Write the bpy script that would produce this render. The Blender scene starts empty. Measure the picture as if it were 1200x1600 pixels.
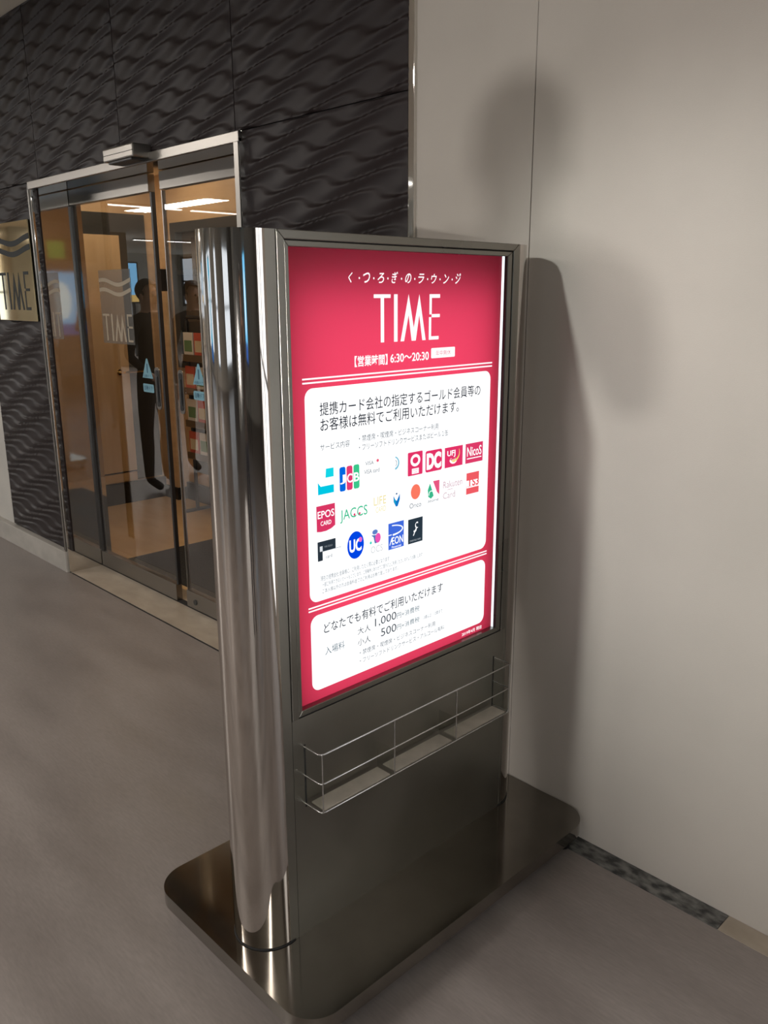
import bpy, bmesh, math, random
from mathutils import Vector, Matrix
random.seed(7)
sc = bpy.context.scene
C = sc.collection
PI = math.pi

# ------------------------------------------------------------ camera
F_PX = 1297.2045; YAW = .8028; PITCH = .2554; ROLL = -.0034
CAM = Vector((1.3585, -1.9517, 1.6))
fw = Vector((-math.sin(YAW)*math.cos(PITCH), math.cos(YAW)*math.cos(PITCH), -math.sin(PITCH)))
r0 = Vector((math.cos(YAW), math.sin(YAW), 0)); u0 = r0.cross(fw)
rr = math.cos(ROLL)*r0 + math.sin(ROLL)*u0
uu = -math.sin(ROLL)*r0 + math.cos(ROLL)*u0
cd = bpy.data.cameras.new('camera'); cam = bpy.data.objects.new('camera', cd); C.objects.link(cam)
cd.sensor_fit = 'VERTICAL'; cd.sensor_height = 36; cd.sensor_width = 27; cd.lens = F_PX*36/1600
cd.clip_start = .05; cd.clip_end = 200
M = Matrix((rr, uu, -fw)).transposed().to_4x4(); M.translation = CAM
cam.matrix_world = M
sc.camera = cam

# ------------------------------------------------------------ world, lights, exposure
sc.view_settings.view_transform = 'Standard'; sc.view_settings.look = 'None'
sc.view_settings.exposure = 0; sc.view_settings.gamma = 1; sc.view_settings.use_curve_mapping = False
w = bpy.data.worlds.new('world'); sc.world = w; w.use_nodes = True
w.node_tree.nodes['Background'].inputs[0].default_value = (.75, .85, 1, 1)
w.node_tree.nodes['Background'].inputs[1].default_value = .6
sc.cycles.use_denoising = True
sc.cycles.max_bounces = 8; sc.cycles.glossy_bounces = 6; sc.cycles.transparent_max_bounces = 16
sc.cycles.sample_clamp_indirect = 4
sc.cycles.caustics_reflective = True; sc.cycles.caustics_refractive = False

def area(name, loc, target, sx, sy, power, col=(1, 1, 1), spread=180):
    l = bpy.data.lights.new(name, 'AREA'); l.shape = 'RECTANGLE'; l.size = sx; l.size_y = sy
    l.energy = power; l.color = col; l.spread = math.radians(spread)
    o = bpy.data.objects.new(name, l); C.objects.link(o); o.location = loc
    d = Vector(target) - Vector(loc)
    o.rotation_euler = d.to_track_quat('-Z', 'Y').to_euler()
    return o
# low far source that throws the photographer's shadow on the beige wall
area('low_concourse_lamp', (5.05, -6.42, .98), (-.1, 0, 2.02), .15, .15, 26, (1, .97, .93), 60)
# downlights of the concourse ceiling
area('concourse_downlight', (-1.6, -3.2, 2.98), (-1.6, -3.2, 0), 1.8, .3, 88, (1, .93, .86))
area('concourse_downlight.001', (2.6, -2.8, 2.98), (2.6, -2.8, 0), 1.8, .3, 28, (1, .95, .9))
area('concourse_downlight.002', (-5.4, -2.6, 2.98), (-5.4, -2.6, 0), 1.8, .3, 62, (1, .93, .86))
area('mid_concourse_fill', (-11, -5, 2.98), (-11, -5, 0), 2.5, .4, 240, (1, .93, .86))  # added fill, lifts the distant concourse seen in reflections
area('far_concourse_fill', (-19, -7, 2.98), (-19, -7, 0), 2.5, .4, 480, (1, .93, .86))  # second added fill, brightens the far end for the brass plaque's reflection
area('concourse_downlight.005', (-4, -9, 2.98), (-4, -9, 0), 2.5, .4, 190, (1, .93, .86))
sl = bpy.data.lights.new('wall_glow_fill', 'SPOT'); sl.energy = 330; sl.spot_size = math.radians(31); sl.spot_blend = 1; sl.shadow_soft_size = .06; sl.color = (.95, 1, .97)  # added spot, stands in for the poster's glow on the beige wall
so = bpy.data.objects.new('wall_glow_fill', sl); C.objects.link(so); so.location = (-.36, -3.15, 2.93)
so.rotation_euler = (Vector((.46, 0, 1.22))-Vector(so.location)).to_track_quat('-Z', 'Y').to_euler()
area('west_wall_fill', (-23.2, -7, 2.95), (-26, -7.2, 1.9), .4, 5, 420, (1, .93, .82))  # added light, brightens the far wall that the plaque mirrors
# warm lounge ceiling lamps
area('lounge_downlight', (-4.15, .95, 2.58), (-3.9, .9, 0), .5, .5, 8, (1, .82, .60))
area('lounge_downlight.001', (-1.75, .75, 2.58), (-2.2, .85, 0), .5, .5, 7.5, (1, .82, .60))
# tubes inside the light box of the sign, behind the red sheet
area('sign_backlight', (-.098, -.545, 1.13), (1, -.545, 1.13), .68, .98, 2.75, (1, .98, 1))

# ------------------------------------------------------------ helpers
def obj(name, me, mats=None, parent=None, **kw):
    if isinstance(me, bmesh.types.BMesh):
        bm = me; me = bpy.data.meshes.new(name); bm.to_mesh(me); bm.free()
    o = bpy.data.objects.new(name, me); C.objects.link(o)
    if mats:
        for m in (mats if isinstance(mats, (list, tuple)) else [mats]): me.materials.append(m)
    if parent: o.parent = parent
    for k, v in kw.items(): o[k] = v
    return o
def smooth(o, ang=35):
    for p in o.data.polygons: p.use_smooth = True
    try: o.data.set_sharp_from_angle(angle=math.radians(ang))
    except Exception: pass
    return o
def empty(name, loc=(0, 0, 0), parent=None, **kw):
    o = bpy.data.objects.new(name, None); C.objects.link(o); o.location = loc; o.empty_display_size = .05
    if parent: o.parent = parent
    for k, v in kw.items(): o[k] = v
    return o
def BX(bm, x0, y0, z0, x1, y1, z1, mi=0, bev=0):
    vs = [bm.verts.new(p) for p in [(x0,y0,z0),(x1,y0,z0),(x1,y1,z0),(x0,y1,z0),(x0,y0,z1),(x1,y0,z1),(x1,y1,z1),(x0,y1,z1)]]
    fs = []
    for q in [(0,3,2,1),(4,5,6,7),(0,1,5,4),(1,2,6,5),(2,3,7,6),(3,0,4,7)]:
        f = bm.faces.new([vs[i] for i in q]); f.material_index = mi; fs.append(f)
    if bev:
        es = set(e for f in fs for e in f.edges)
        bmesh.ops.bevel(bm, geom=list(es), offset=bev, segments=2, affect='EDGES', profile=.6)
    return bm
def box(*a, **k): return BX(bmesh.new(), *a, **k)
def prism(pts, z0, z1, bm=None, bev=0, segs=3):
    bm = bm or bmesh.new()
    b = [bm.verts.new((x, y, z0)) for x, y in pts]; t = [bm.verts.new((x, y, z1)) for x, y in pts]
    n = len(pts)
    fb = bm.faces.new(b[::-1]); ft = bm.faces.new(t)
    for i in range(n): bm.faces.new((b[i], b[(i+1) % n], t[(i+1) % n], t[i]))
    if bev: bmesh.ops.bevel(bm, geom=list(ft.edges)+list(fb.edges), offset=bev, segments=segs, affect='EDGES', profile=.5)
    return bm
def rrect(x0, y0, x1, y1, r, n=8):
    out = []
    for cx, cy, a0 in ((x1-r, y0+r, -90), (x1-r, y1-r, 0), (x0+r, y1-r, 90), (x0+r, y0+r, 180)):
        for i in range(n+1):
            a = math.radians(a0 + 90*i/n); out.append((cx + r*math.cos(a), cy + r*math.sin(a)))
    return out
def tube(path, r, n=8, bm=None, closed=False):
    bm = bm or bmesh.new(); P = [Vector(p) for p in path]; rings = []
    for i, p in enumerate(P):
        if i == 0: d = P[1]-P[0]
        elif i == len(P)-1: d = P[-1]-P[-2]
        else: d = (P[i+1]-P[i]).normalized() + (P[i]-P[i-1]).normalized()
        d.normalize(); a = Vector((0, 0, 1)) if abs(d.z) < .9 else Vector((1, 0, 0))
        u = d.cross(a).normalized(); v = d.cross(u).normalized()
        rings.append([bm.verts.new(p + r*(math.cos(2*PI*k/n)*u + math.sin(2*PI*k/n)*v)) for k in range(n)])
    for i in range(len(rings)-1):
        for k in range(n): bm.faces.new((rings[i][k], rings[i][(k+1) % n], rings[i+1][(k+1) % n], rings[i+1][k]))
    bm.faces.new(rings[0][::-1]); bm.faces.new(rings[-1])
    bmesh.ops.recalc_face_normals(bm, faces=bm.faces[:])
    return bm
def cyl(cx, cy, z0, z1, r, n=48, bev=0, bm=None):
    return prism([(cx + r*math.cos(2*PI*i/n), cy + r*math.sin(2*PI*i/n)) for i in range(n)], z0, z1, bm, bev)

# ------------------------------------------------------------ materials
def mat(name, col, rough=.5, metal=0, spec=.5, coat=0, **k):
    m = bpy.data.materials.new(name); m.use_nodes = True; b = m.node_tree.nodes['Principled BSDF']
    b.inputs['Base Color'].default_value = (*col, 1); b.inputs['Roughness'].default_value = rough
    b.inputs['Metallic'].default_value = metal; b.inputs['Specular IOR Level'].default_value = spec
    if coat: b.inputs['Coat Weight'].default_value = coat; b.inputs['Coat Roughness'].default_value = .08
    return m
def noisy(m, c1, c2, scale=(5, 5, 5), detail=5, rng=(.3, .7), rough=None, bump=0, bscale=None, bdist=.002):
    nt = m.node_tree; N = nt.nodes; L = nt.links; b = N['Principled BSDF']
    tc = N.new('ShaderNodeTexCoord'); mp = N.new('ShaderNodeMapping'); mp.inputs['Scale'].default_value = scale
    no = N.new('ShaderNodeTexNoise'); no.inputs['Scale'].default_value = 1; no.inputs['Detail'].default_value = detail
    cr = N.new('ShaderNodeValToRGB'); e = cr.color_ramp.elements
    e[0].position = rng[0]; e[1].position = rng[1]; e[0].color = (*c1, 1); e[1].color = (*c2, 1)
    L.new(tc.outputs['Object'], mp.inputs[0]); L.new(mp.outputs[0], no.inputs['Vector'])
    L.new(no.outputs[0], cr.inputs[0]); L.new(cr.outputs[0], b.inputs['Base Color'])
    if rough:
        mr = N.new('ShaderNodeMapRange'); mr.inputs['To Min'].default_value = rough[0]; mr.inputs['To Max'].default_value = rough[1]
        mr.inputs['From Min'].default_value = .3; mr.inputs['From Max'].default_value = .7
        L.new(no.outputs[0], mr.inputs[0]); L.new(mr.outputs[0], b.inputs['Roughness'])
    if bump:
        m2 = N.new('ShaderNodeMapping'); m2.inputs['Scale'].default_value = bscale or scale
        n2 = N.new('ShaderNodeTexNoise'); n2.inputs['Scale'].default_value = 1; n2.inputs['Detail'].default_value = 3
        bp = N.new('ShaderNodeBump'); bp.inputs['Strength'].default_value = bump; bp.inputs['Distance'].default_value = bdist
        L.new(tc.outputs['Object'], m2.inputs[0]); L.new(m2.outputs[0], n2.inputs['Vector'])
        L.new(n2.outputs[0], bp.inputs['Height']); L.new(bp.outputs[0], b.inputs['Normal'])
    return m
def emit(name, col, s=1.0):
    m = bpy.data.materials.new(name); m.use_nodes = True; nt = m.node_tree; nt.nodes.clear()
    e = nt.nodes.new('ShaderNodeEmission'); o = nt.nodes.new('ShaderNodeOutputMaterial')
    e.inputs[0].default_value = (*col, 1); e.inputs[1].default_value = s; nt.links.new(e.outputs[0], o.inputs[0]); return m
def thin_glass(name, tint=(1, 1, 1), refl=1.0, ior=1.5):
    m = bpy.data.materials.new(name); m.use_nodes = True; nt = m.node_tree; nt.nodes.clear(); N = nt.nodes; L = nt.links
    t = N.new('ShaderNodeBsdfTransparent'); t.inputs[0].default_value = (*tint, 1)
    g = N.new('ShaderNodeBsdfGlossy'); g.inputs['Roughness'].default_value = .0; g.inputs['Color'].default_value = (refl, refl, refl, 1)
    f = N.new('ShaderNodeFresnel'); f.inputs[0].default_value = ior
    mx = N.new('ShaderNodeMixShader'); o = N.new('ShaderNodeOutputMaterial')
    ge = N.new('ShaderNodeNewGeometry'); mt_ = N.new('ShaderNodeMath'); mt_.operation = 'SUBTRACT'; mt_.inputs[0].default_value = 1; mu = N.new('ShaderNodeMath'); mu.operation = 'MULTIPLY'
    L.new(ge.outputs['Backfacing'], mt_.inputs[1]); L.new(f.outputs[0], mu.inputs[0]); L.new(mt_.outputs[0], mu.inputs[1])
    L.new(mu.outputs[0], mx.inputs[0]); L.new(t.outputs[0], mx.inputs[1]); L.new(g.outputs[0], mx.inputs[2]); L.new(mx.outputs[0], o.inputs[0])
    return m

m_floor = noisy(mat('floor_vinyl', (.15, .13, .12), .4, spec=.45), (.168, .147, .136), (.232, .206, .192), (1.6, 5.5, 1), 8, (.3, .7), (.3, .46), .15, (120, 300, 1), .0008)
def floor_mat():
    m = m_floor; nt = m.node_tree; N = nt.nodes; L = nt.links; b = N['Principled BSDF']
    src = b.inputs['Base Color'].links[0].from_socket
    tc = N.new('ShaderNodeTexCoord'); mp = N.new('ShaderNodeMapping'); mp.inputs['Scale'].default_value = (28, 160, 1)
    no = N.new('ShaderNodeTexNoise'); no.inputs['Scale'].default_value = 1; no.inputs['Detail'].default_value = 4
    mr = N.new('ShaderNodeMapRange'); mr.inputs['From Min'].default_value = .25; mr.inputs['From Max'].default_value = .75
    mr.inputs['To Min'].default_value = .90; mr.inputs['To Max'].default_value = 1.09
    vm = N.new('ShaderNodeVectorMath'); vm.operation = 'SCALE'
    L.new(tc.outputs['Object'], mp.inputs[0]); L.new(mp.outputs[0], no.inputs['Vector']); L.new(no.outputs[0], mr.inputs[0])
    L.new(src, vm.inputs[0]); L.new(mr.outputs[0], vm.inputs['Scale']); L.new(vm.outputs[0], b.inputs['Base Color'])
floor_mat()
m_marble = noisy(mat('dark_marble', (.05, .05, .05), .35), (.02, .021, .021), (.16, .16, .15), (24, 44, 8), 9, (.38, .64))
m_beigestone = noisy(mat('beige_stone', (.3, .27, .23), .4), (.27, .23, .18), (.36, .31, .25), (7, 12, 8), 5)
m_wall = noisy(mat('beige_wallpaper', (.33, .3, .27), .75, spec=.25), (.365, .335, .30), (.395, .362, .325), (3, 3, 3), 6, (.3, .7), None, .35, (260, 260, 520), .0012)
m_palewall = noisy(mat('pale_wall_paint', (.4, .39, .36), .6, spec=.3), (.42, .41, .385), (.47, .455, .42), (4, 4, 4), 3)
m_base = noisy(mat('grey_stone_skirting', (.35, .33, .3), .45), (.30, .285, .26), (.37, .35, .32), (9, 9, 14), 6)
m_clad = noisy(mat('dark_wave_cladding', (.02, .016, .016), .5, spec=.28), (.0115, .0076, .0080), (.0155, .0105, .0110), (2, 2, 2), 4, (.3, .7), (.42, .52))
m_core = mat('wall_core', (.02, .018, .018), .8)
m_ceil = noisy(mat('ceiling_paint', (.6, .57, .5), .8, spec=.2), (.68, .65, .57), (.74, .70, .62), (2, 2, 2), 3)
m_mirror = mat('polished_stainless', (.72, .70, .67), .04, 1)
m_satin = mat('satin_stainless', (.30, .285, .265), .3, 1)
m_chrome = mat('chrome_post', (.58, .54, .505), .045, 1)
m_brush = noisy(mat('brushed_dark_stainless', (.25, .24, .21), .36, 1), (.215, .207, .183), (.275, .265, .237), (9, 3, 3), 6, (.3, .7), (.30, .42), .06, (3, 900, 3), .0004)
m_frame = noisy(mat('brushed_frame_stainless', (.3, .29, .26), .32, 1), (.19, .184, .165), (.24, .233, .21), (3, 3, 3), 3, (.3, .7), (.26, .36))
m_basepl = noisy(mat('base_plate_stainless', (.2, .18, .16), .2, 1), (.23, .213, .188), (.30, .28, .25), (5, 5, 5), 5, (.3, .7), (.07, .13))
m_black = mat('black_plastic', (.012, .012, .013), .4)
m_groove = mat('dark_groove', (.008, .008, .008), .8)
m_gold = mat('brass_mirror', (.95, .80, .50), .04, 1)
m_goldd = mat('dark_enamel', (.02, .024, .025), .6, spec=.2)
m_tan = noisy(mat('tan_veneer', (.6, .36, .18), .45), (.52, .355, .205), (.60, .42, .25), (4, 4, 22), 4)
m_tan2 = noisy(mat('pale_tan_door', (.6, .42, .24), .4), (.58, .42, .25), (.63, .46, .28), (3, 30, 3), 4)
m_dgrey = mat('dark_grey_panel', (.03, .032, .032), .35)
m_lfloor = noisy(mat('lounge_floor', (.6, .4, .22), .16, spec=.6), (.56, .38, .20), (.66, .47, .27), (2.2, 7, 1), 5, (.3, .7), (.12, .2))
m_mat = noisy(mat('entrance_mat', (.03, .03, .03), .95, spec=.1), (.022, .022, .023), (.05, .049, .048), (90, 90, 90), 3, (.3, .7), None, .8, (300, 300, 300), .004)
m_glass = thin_glass('door_glass', (.90, .88, .84), 1.0, 2.0)
m_acryl = thin_glass('clear_acrylic', (.93, .94, .93), .8, 1.45)
m_tray = noisy(mat('dusty_tray', (.4, .38, .33), .55, .3), (.42, .385, .33), (.52, .48, .41), (20, 20, 20), 4)
m_wire = mat('rack_wire', (.55, .55, .54), .25, 1)
m_sticker = mat('pale_blue_sticker', (.15, .31, .38), .5)
m_stkink = mat('sticker_ink', (.03, .10, .16), .5)
m_lamp = emit('ceiling_lamp_glow', (1, .97, .93), 7)
m_lamp2 = emit('lounge_lamp_glow', (1, .95, .86), 1.8)
m_day = emit('daylight_pane', (.80, .90, 1.0), 1.8)
m_dayhot = emit('bright_daylight_pane', (.97, .98, 1.0), 2.4)
# poster inks (a backlit print: everything on it gives off light)
def sheet():
    m = bpy.data.materials.new('red_backlit_sheet'); m.use_nodes = True; nt = m.node_tree; nt.nodes.clear(); N = nt.nodes; L = nt.links
    t = N.new('ShaderNodeBsdfTranslucent'); t.inputs[0].default_value = (.74, .050, .115, 1)
    g = N.new('ShaderNodeBsdfGlossy'); g.inputs['Roughness'].default_value = .35; g.inputs[0].default_value = (.5, .5, .5, 1)
    mx = N.new('ShaderNodeMixShader'); mx.inputs[0].default_value = .03; o = N.new('ShaderNodeOutputMaterial')
    L.new(t.outputs[0], mx.inputs[1]); L.new(g.outputs[0], mx.inputs[2]); L.new(mx.outputs[0], o.inputs[0]); return m
m_sheet = sheet()
def hexc(r, g, b):
    f = lambda c: ((c/255+.055)/1.055)**2.4 if c > 10 else c/255/12.92
    return (f(r), f(g), f(b))
INK = {}
def ink(r, g, b, s=1.0):
    k = (r, g, b, s)
    if k not in INK: INK[k] = emit('ink_%02x%02x%02x' % (r, g, b), hexc(r, g, b), s)
    return INK[k]
WHT = emit('backlit_white', (.98, .99, 1.0), 1.22)
LW = emit('backlit_white_letters', (1, .97, .98), 1.15)

# ------------------------------------------------------------ flat print on a vertical plane
_tc = {}
def text_mesh(s, bold=0):
    k = (s, bold)
    if k in _tc: return _tc[k]
    cu = bpy.data.curves.new('t', 'FONT'); cu.body = s; cu.resolution_u = 3; cu.offset = bold
    o = bpy.data.objects.new('t', cu); C.objects.link(o)
    me = bpy.data.meshes.new_from_object(o.evaluated_get(bpy.context.evaluated_depsgraph_get()))
    V = [(v.co.x, v.co.y) for v in me.vertices]; Fc = [list(p.vertices) for p in me.polygons]
    bpy.data.objects.remove(o); bpy.data.curves.remove(cu); bpy.data.meshes.remove(me)
    _tc[k] = (V, Fc); return _tc[k]
class Flat:
    """shapes in (u, v) metres, several inks, small steps in depth"""
    def __init__(s): s.v = []; s.f = []; s.mi = []; s.m = []
    def _m(s, m):
        if m not in s.m: s.m.append(m)
        return s.m.index(m)
    def poly(s, pts, m, d=0):
        n = len(s.v); s.v += [(x, y, d) for x, y in pts]; s.f.append(list(range(n, n+len(pts)))); s.mi.append(s._m(m)); return s
    def rect(s, u0, v0, u1, v1, m, d=0, r=0):
        return s.poly(rrect(u0, v0, u1, v1, r, 6) if r else [(u0, v0), (u1, v0), (u1, v1), (u0, v1)], m, d)
    def ell(s, cu, cv, a, b, m, d=0, n=28):
        return s.poly([(cu+a*math.cos(2*PI*i/n), cv+b*math.sin(2*PI*i/n)) for i in range(n)], m, d)
    def arc(s, cu, cv, a, b, a0, a1, t, m, d=0, n=14, t1=None):
        t1 = t if t1 is None else t1
        for i in range(n):
            p = []
            for j in (i, i+1):
                A = math.radians(a0+(a1-a0)*j/n); tt = t+(t1-t)*j/n
                p.append(((cu+a*math.cos(A), cv+b*math.sin(A)), (cu+(a-tt)*math.cos(A), cv+(b-tt)*math.sin(A))))
            s.poly([p[0][0], p[1][0], p[1][1], p[0][1]], m, d)
        return s
    def text(s, st, u0, v0, u1, v1, m, d=0, bold=0, shear=0):
        V, Fc = text_mesh(st, bold)
        if not V: return s
        if shear: V = [(x+shear*y, y) for x, y in V]
        x0 = min(p[0] for p in V); x1 = max(p[0] for p in V); y0 = min(p[1] for p in V); y1 = max(p[1] for p in V)
        n = len(s.v); s.v += [(u0+(x-x0)/(x1-x0)*(u1-u0), v0+(y-y0)/(y1-y0)*(v1-v0), d) for x, y in V]
        i = s._m(m)
        for f in Fc: s.f.append([n+q for q in f]); s.mi.append(i)
        return s
    def build(s, name, fn, parent=None, **kw):
        me = bpy.data.meshes.new(name); me.from_pydata([fn(*p) for p in s.v], [], s.f)
        for m in s.m: me.materials.append(m)
        me.polygons.foreach_set('material_index', s.mi); me.update()
        return obj(name, me, None, parent, **kw)
def time_polys(u0, v0, u1, v1):
    L = []
    def R(a, b, c, d): L.append([(a, b), (c, b), (c, d), (a, d)])
    R(0, .925, .24, 1); R(.097, 0, .145, .925); R(.29, 0, .342, 1)
    L.append([(.387, 0), (.44, 0), (.508, .56), (.508, 1)]); L.append([(.508, 1), (.508, .56), (.556, 0), (.588, 0), (.588, .28)])
    L.append([(.588, .28), (.588, 0), (.62, 0), (.672, .56), (.672, 1)]); L.append([(.672, 1), (.672, .56), (.722, 0), (.775, 0)])
    R(.832, .92, 1, 1); R(.832, .56, .868, .92); R(.868, .495, 1, .565); R(.825, .075, .862, .50); R(.825, 0, .985, .075)
    return [[(u0+x*(u1-u0), v0+y*(v1-v0)) for x, y in p] for p in L]
def wave_polys(u0, u1, vc, amp, th, ph=0, n=20, lam=1.0):
    out = []
    for i in range(n):
        a = []
        for j in (i, i+1):
            t = j/n; v = vc + amp*math.sin(2*PI*(t/lam)+ph); a.append((u0+(u1-u0)*t, v))
        out.append([(a[0][0], a[0][1]-th/2), (a[1][0], a[1][1]-th/2), (a[1][0], a[1][1]+th/2), (a[0][0], a[0][1]+th/2)])
    return out

# ============================================================ SETTING
S = dict(kind='structure')
ZC = 3.02
obj('floor', box(-26, -14, -.1, 9, 0.0, 0), m_floor, **S)
# strip of floor border along the beige wall (top is 2 mm proud)
trim = empty('trim_1', (0, 0, 0), **S)
obj('marble_strip', box(-.51, -.070, .0, .652, -.001, .002), m_marble, trim)
obj('stone_strip', box(.654, -.070, .0, 6.0, -.001, .002), m_beigestone, trim)

# beige wall, with a vertical paper joint at x = -.084
wr = empty('wall_right', (0, 0, 0), **S)
def wall_sheet(x0, x1):
    return box(x0, .0, 0, x1, .15, ZC)
obj('wallpaper_panel', wall_sheet(-.515, -.0855), m_wall, wr)
obj('wallpaper_panel', wall_sheet(-.0825, 1.62), m_wall, wr)
obj('joint', box(-.0855, .004, 0, -.0825, .15, ZC), mat('wallpaper_joint', (.16, .145, .125), .8), wr)
obj('wallpaper_panel', box(1.62, 0, 2.35, 4.6, .15, ZC), m_wall, wr)
obj('wallpaper_panel', box(4.6, 0, 0, 9, .15, ZC), m_wall, wr)
obj('wallpaper_panel', box(1.62, 0, 0, 4.6, .15, .12), m_wall, wr)
# edge strip of polished stainless between the two walls
obj('trim_2', box(-.540, -.012, 0, -.515, .15, ZC, bev=.003), m_mirror, **S)
# bright window further along the beige wall, outside the frame (seen in the chrome)
wn = empty('window_1', (0, 0, 0), **S)
obj('pane', box(1.66, .08, .16, 4.56, .09, 2.31), m_dayhot, wn)
for x in (1.62, 2.60, 3.58, 4.56): obj('window_frame', box(x, .02, .12, x+.04, .10, 2.35), m_satin, wn)
for z in (.12, 1.2, 2.31): obj('window_frame', box(1.66, .02, z, 4.56, .10, z+.04), m_satin, wn)

# dark wall: core + relief panels
X_L, X_J, X_R = -4.21, -3.30, -1.425
XO = -3.33                                  # left side of the opening
wl = empty('wall_left', (0, 0, 0), **S)
core = box(X_L, .0, .0, XO-.029, .16, ZC)
BX(core, XO-.029, .0, 2.19, X_R+.029, .16, ZC); BX(core, X_R+.029, .0, 0, -.54, .16, ZC)
obj('wall_core', core, m_core, wl)
def clad(x0, x1, z0, z1, low=False):
    g = .0022; x0 += g; x1 -= g; z0 += g; z1 -= g
    nx = max(8, int((x1-x0)/.0135)); nz = max(8, int((z1-z0)/.0058))
    p, sh, L_, a = (.0475, .118, .47, .0145) if low else (.060, .130, .37, .0150)
    A = .0135 if not low else .012
    vs = []; fs = []
    for j in range(nz+1):
        z = z0+(z1-z0)*j/nz
        for i in range(nx+1):
            x = x0+(x1-x0)*i/nx
            sgn = -1 if not low else -1
            u = z/p + (a/p)*math.sin(2*PI*(x/L_ + sgn*(z/p)*(sh/L_)))
            t = u-math.floor(u)
            h = (t/.80 if t < .80 else (1-t)/.20)
            h = h*h*(3-2*h)*.5+h*.5
            # the swell of each leaf: deep where rows are wide, flat where they pinch
            sw = .5-.5*math.cos(2*PI*(x/L_ + sgn*(z/p)*(sh/L_))+.6)
            y = -.006 - A*h*(.35+.65*sw)
            if i in (0, nx) or j in (0, nz): y = -.006-.3*A
            vs.append((x, y, z))
    for j in range(nz):
        for i in range(nx):
            q = j*(nx+1)+i; fs.append((q, q+1, q+nx+2, q+nx+1))
    n = len(vs)
    ring = [i for i in range(nx+1)] + [(j+1)*(nx+1)-1 for j in range(1, nz+1)] + [nz*(nx+1)+i for i in range(nx-1, -1, -1)] + [j*(nx+1) for j in range(nz-1, 0, -1)]
    for k in ring: vs.append((vs[k][0], 0, vs[k][2]))
    for k in range(len(ring)):
        k2 = (k+1) % len(ring); fs.append((ring[k2], ring[k], n+k, n+k2))
    me = bpy.data.meshes.new('cladding_panel'); me.from_pydata(vs, [], fs); me.update()
    o = obj('cladding_panel', me, m_clad, wl); smooth(o, 50)
ZJ = 2.192
for a, b in ((X_L, -3.268), (-3.268, -2.346), (-2.346, -1.446), (-1.446, -.540)): clad(a, b, ZJ, ZC)
clad(X_L, X_J, .135, ZJ, True)
clad(X_R, -.540, .135, ZJ)
# pale wall at far left
pw = empty('wall_far_left', (0, 0, 0), **S)
obj('wall_body', box(-7.5, .0, 0, X_L, .16, ZC), m_palewall, pw)
obj('baseboard_left', box(-7.5, -.040, 0, -3.352, .0, .128, bev=.003), m_base, **S)
obj('baseboard_right', box(X_R+.02, -.040, 0, -.541, .0, .128, bev=.003), m_base, **S)

# ceiling and the rest of the concourse
obj('ceiling', box(-26, -14, ZC, 9, .16, ZC+.12), m_ceil, **S)
obj('wall_front', box(-26, -14.1, 0, 9, -14, ZC), m_palewall, **S)
obj('wall_east', box(9, -14, 0, 9.1, .15, ZC), m_palewall, **S)
wb = empty('wall_west', (0, 0, 0), **S)
obj('wall_body', box(-26.1, -14, 0, -26, 0, ZC), m_palewall, wb)
obj('wall_body', box(-26, 0, 0, -7.5, .16, ZC), m_palewall, wb)
def daywindow(name, x0, x1, y, z0, z1, n, m=None, nz=2):
    e = empty(name, (0, 0, 0), **S)
    wdt = (x1-x0)/n
    for i in range(n):
        obj('pane', box(x0+i*wdt+.03, y, z0, x0+(i+1)*wdt-.03, y+.02, z1), m or m_day, e)
    fr = bmesh.new()
    for i in range(n+1): BX(fr, x0+i*wdt-.03, y, z0-.05, x0+i*wdt+.03, y+.08, z1+.05)
    for k in range(nz+1):
        z = z0+(z1-z0)*k/nz; BX(fr, x0, y+.021, z-.03, x1, y+.06, z+.03)
    obj('window_frame', fr, m_dgrey, e)
daywindow('window_2', -12.5, -7.2, -13.98, .5, 2.5, 5)
daywindow('window_7', -25.8, -20.0, -13.98, 1.3, 2.9, 5)
daywindow('window_3', -4.0, -2.6, -13.98, .4, 2.4, 2)
daywindow('window_4', 2.0, 5.5, -13.98, .4, 2.4, 4)
e5 = empty('window_5', (0, 0, 0), **S)
for k in range(5):
    obj('pane', box(-25.98, -12+k*1.6, .9, -25.96, -12+k*1.6+1.5, 2.3), m_day, e5)
fr = bmesh.new()
for k in range(6): BX(fr, -25.98, -12.08+k*1.6, .85, -25.9, -12+k*1.6, 2.35)
BX(fr, -25.955, -12, 1.7, -25.91, -4, 1.76)
obj('window_frame', fr, m_dgrey, e5)
# linear ceiling lights
def lin(x0, y0, x1, y1, label):
    t = empty('ceiling_light', (0, 0, 0), label=label, category='ceiling light', group='linear ceiling lights of the concourse')
    obj('housing', box(x0-.012, y0-.012, ZC-.035, x1+.012, y1+.012, ZC), m_satin, t)
    obj('diffuser', box(x0, y0, ZC-.05, x1, y1, ZC-.035), m_lamp, t)
for x0, y0, x1, y1 in ((-11.5, -3.9, -11.42, -2.6), (-11.5, -5.4, -11.42, -4.1), (-11.5, -6.9, -11.42, -5.6), (-9.2, -3.6, -9.12, -2.5),
                       (-19, -6, -18.92, -4.4), (-19, -8.2, -18.92, -6.4), (-19, -10.2, -18.92, -8.5), (-6.6, -6.2, -6.52, -4.9), (-2.2, -7.2, -2.12, -5.8), (1.5, -6.6, 1.58, -5.2)):
    lin(x0, y0, x1, y1, 'long thin white linear light on the concourse ceiling, reflected in the glass')

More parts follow.
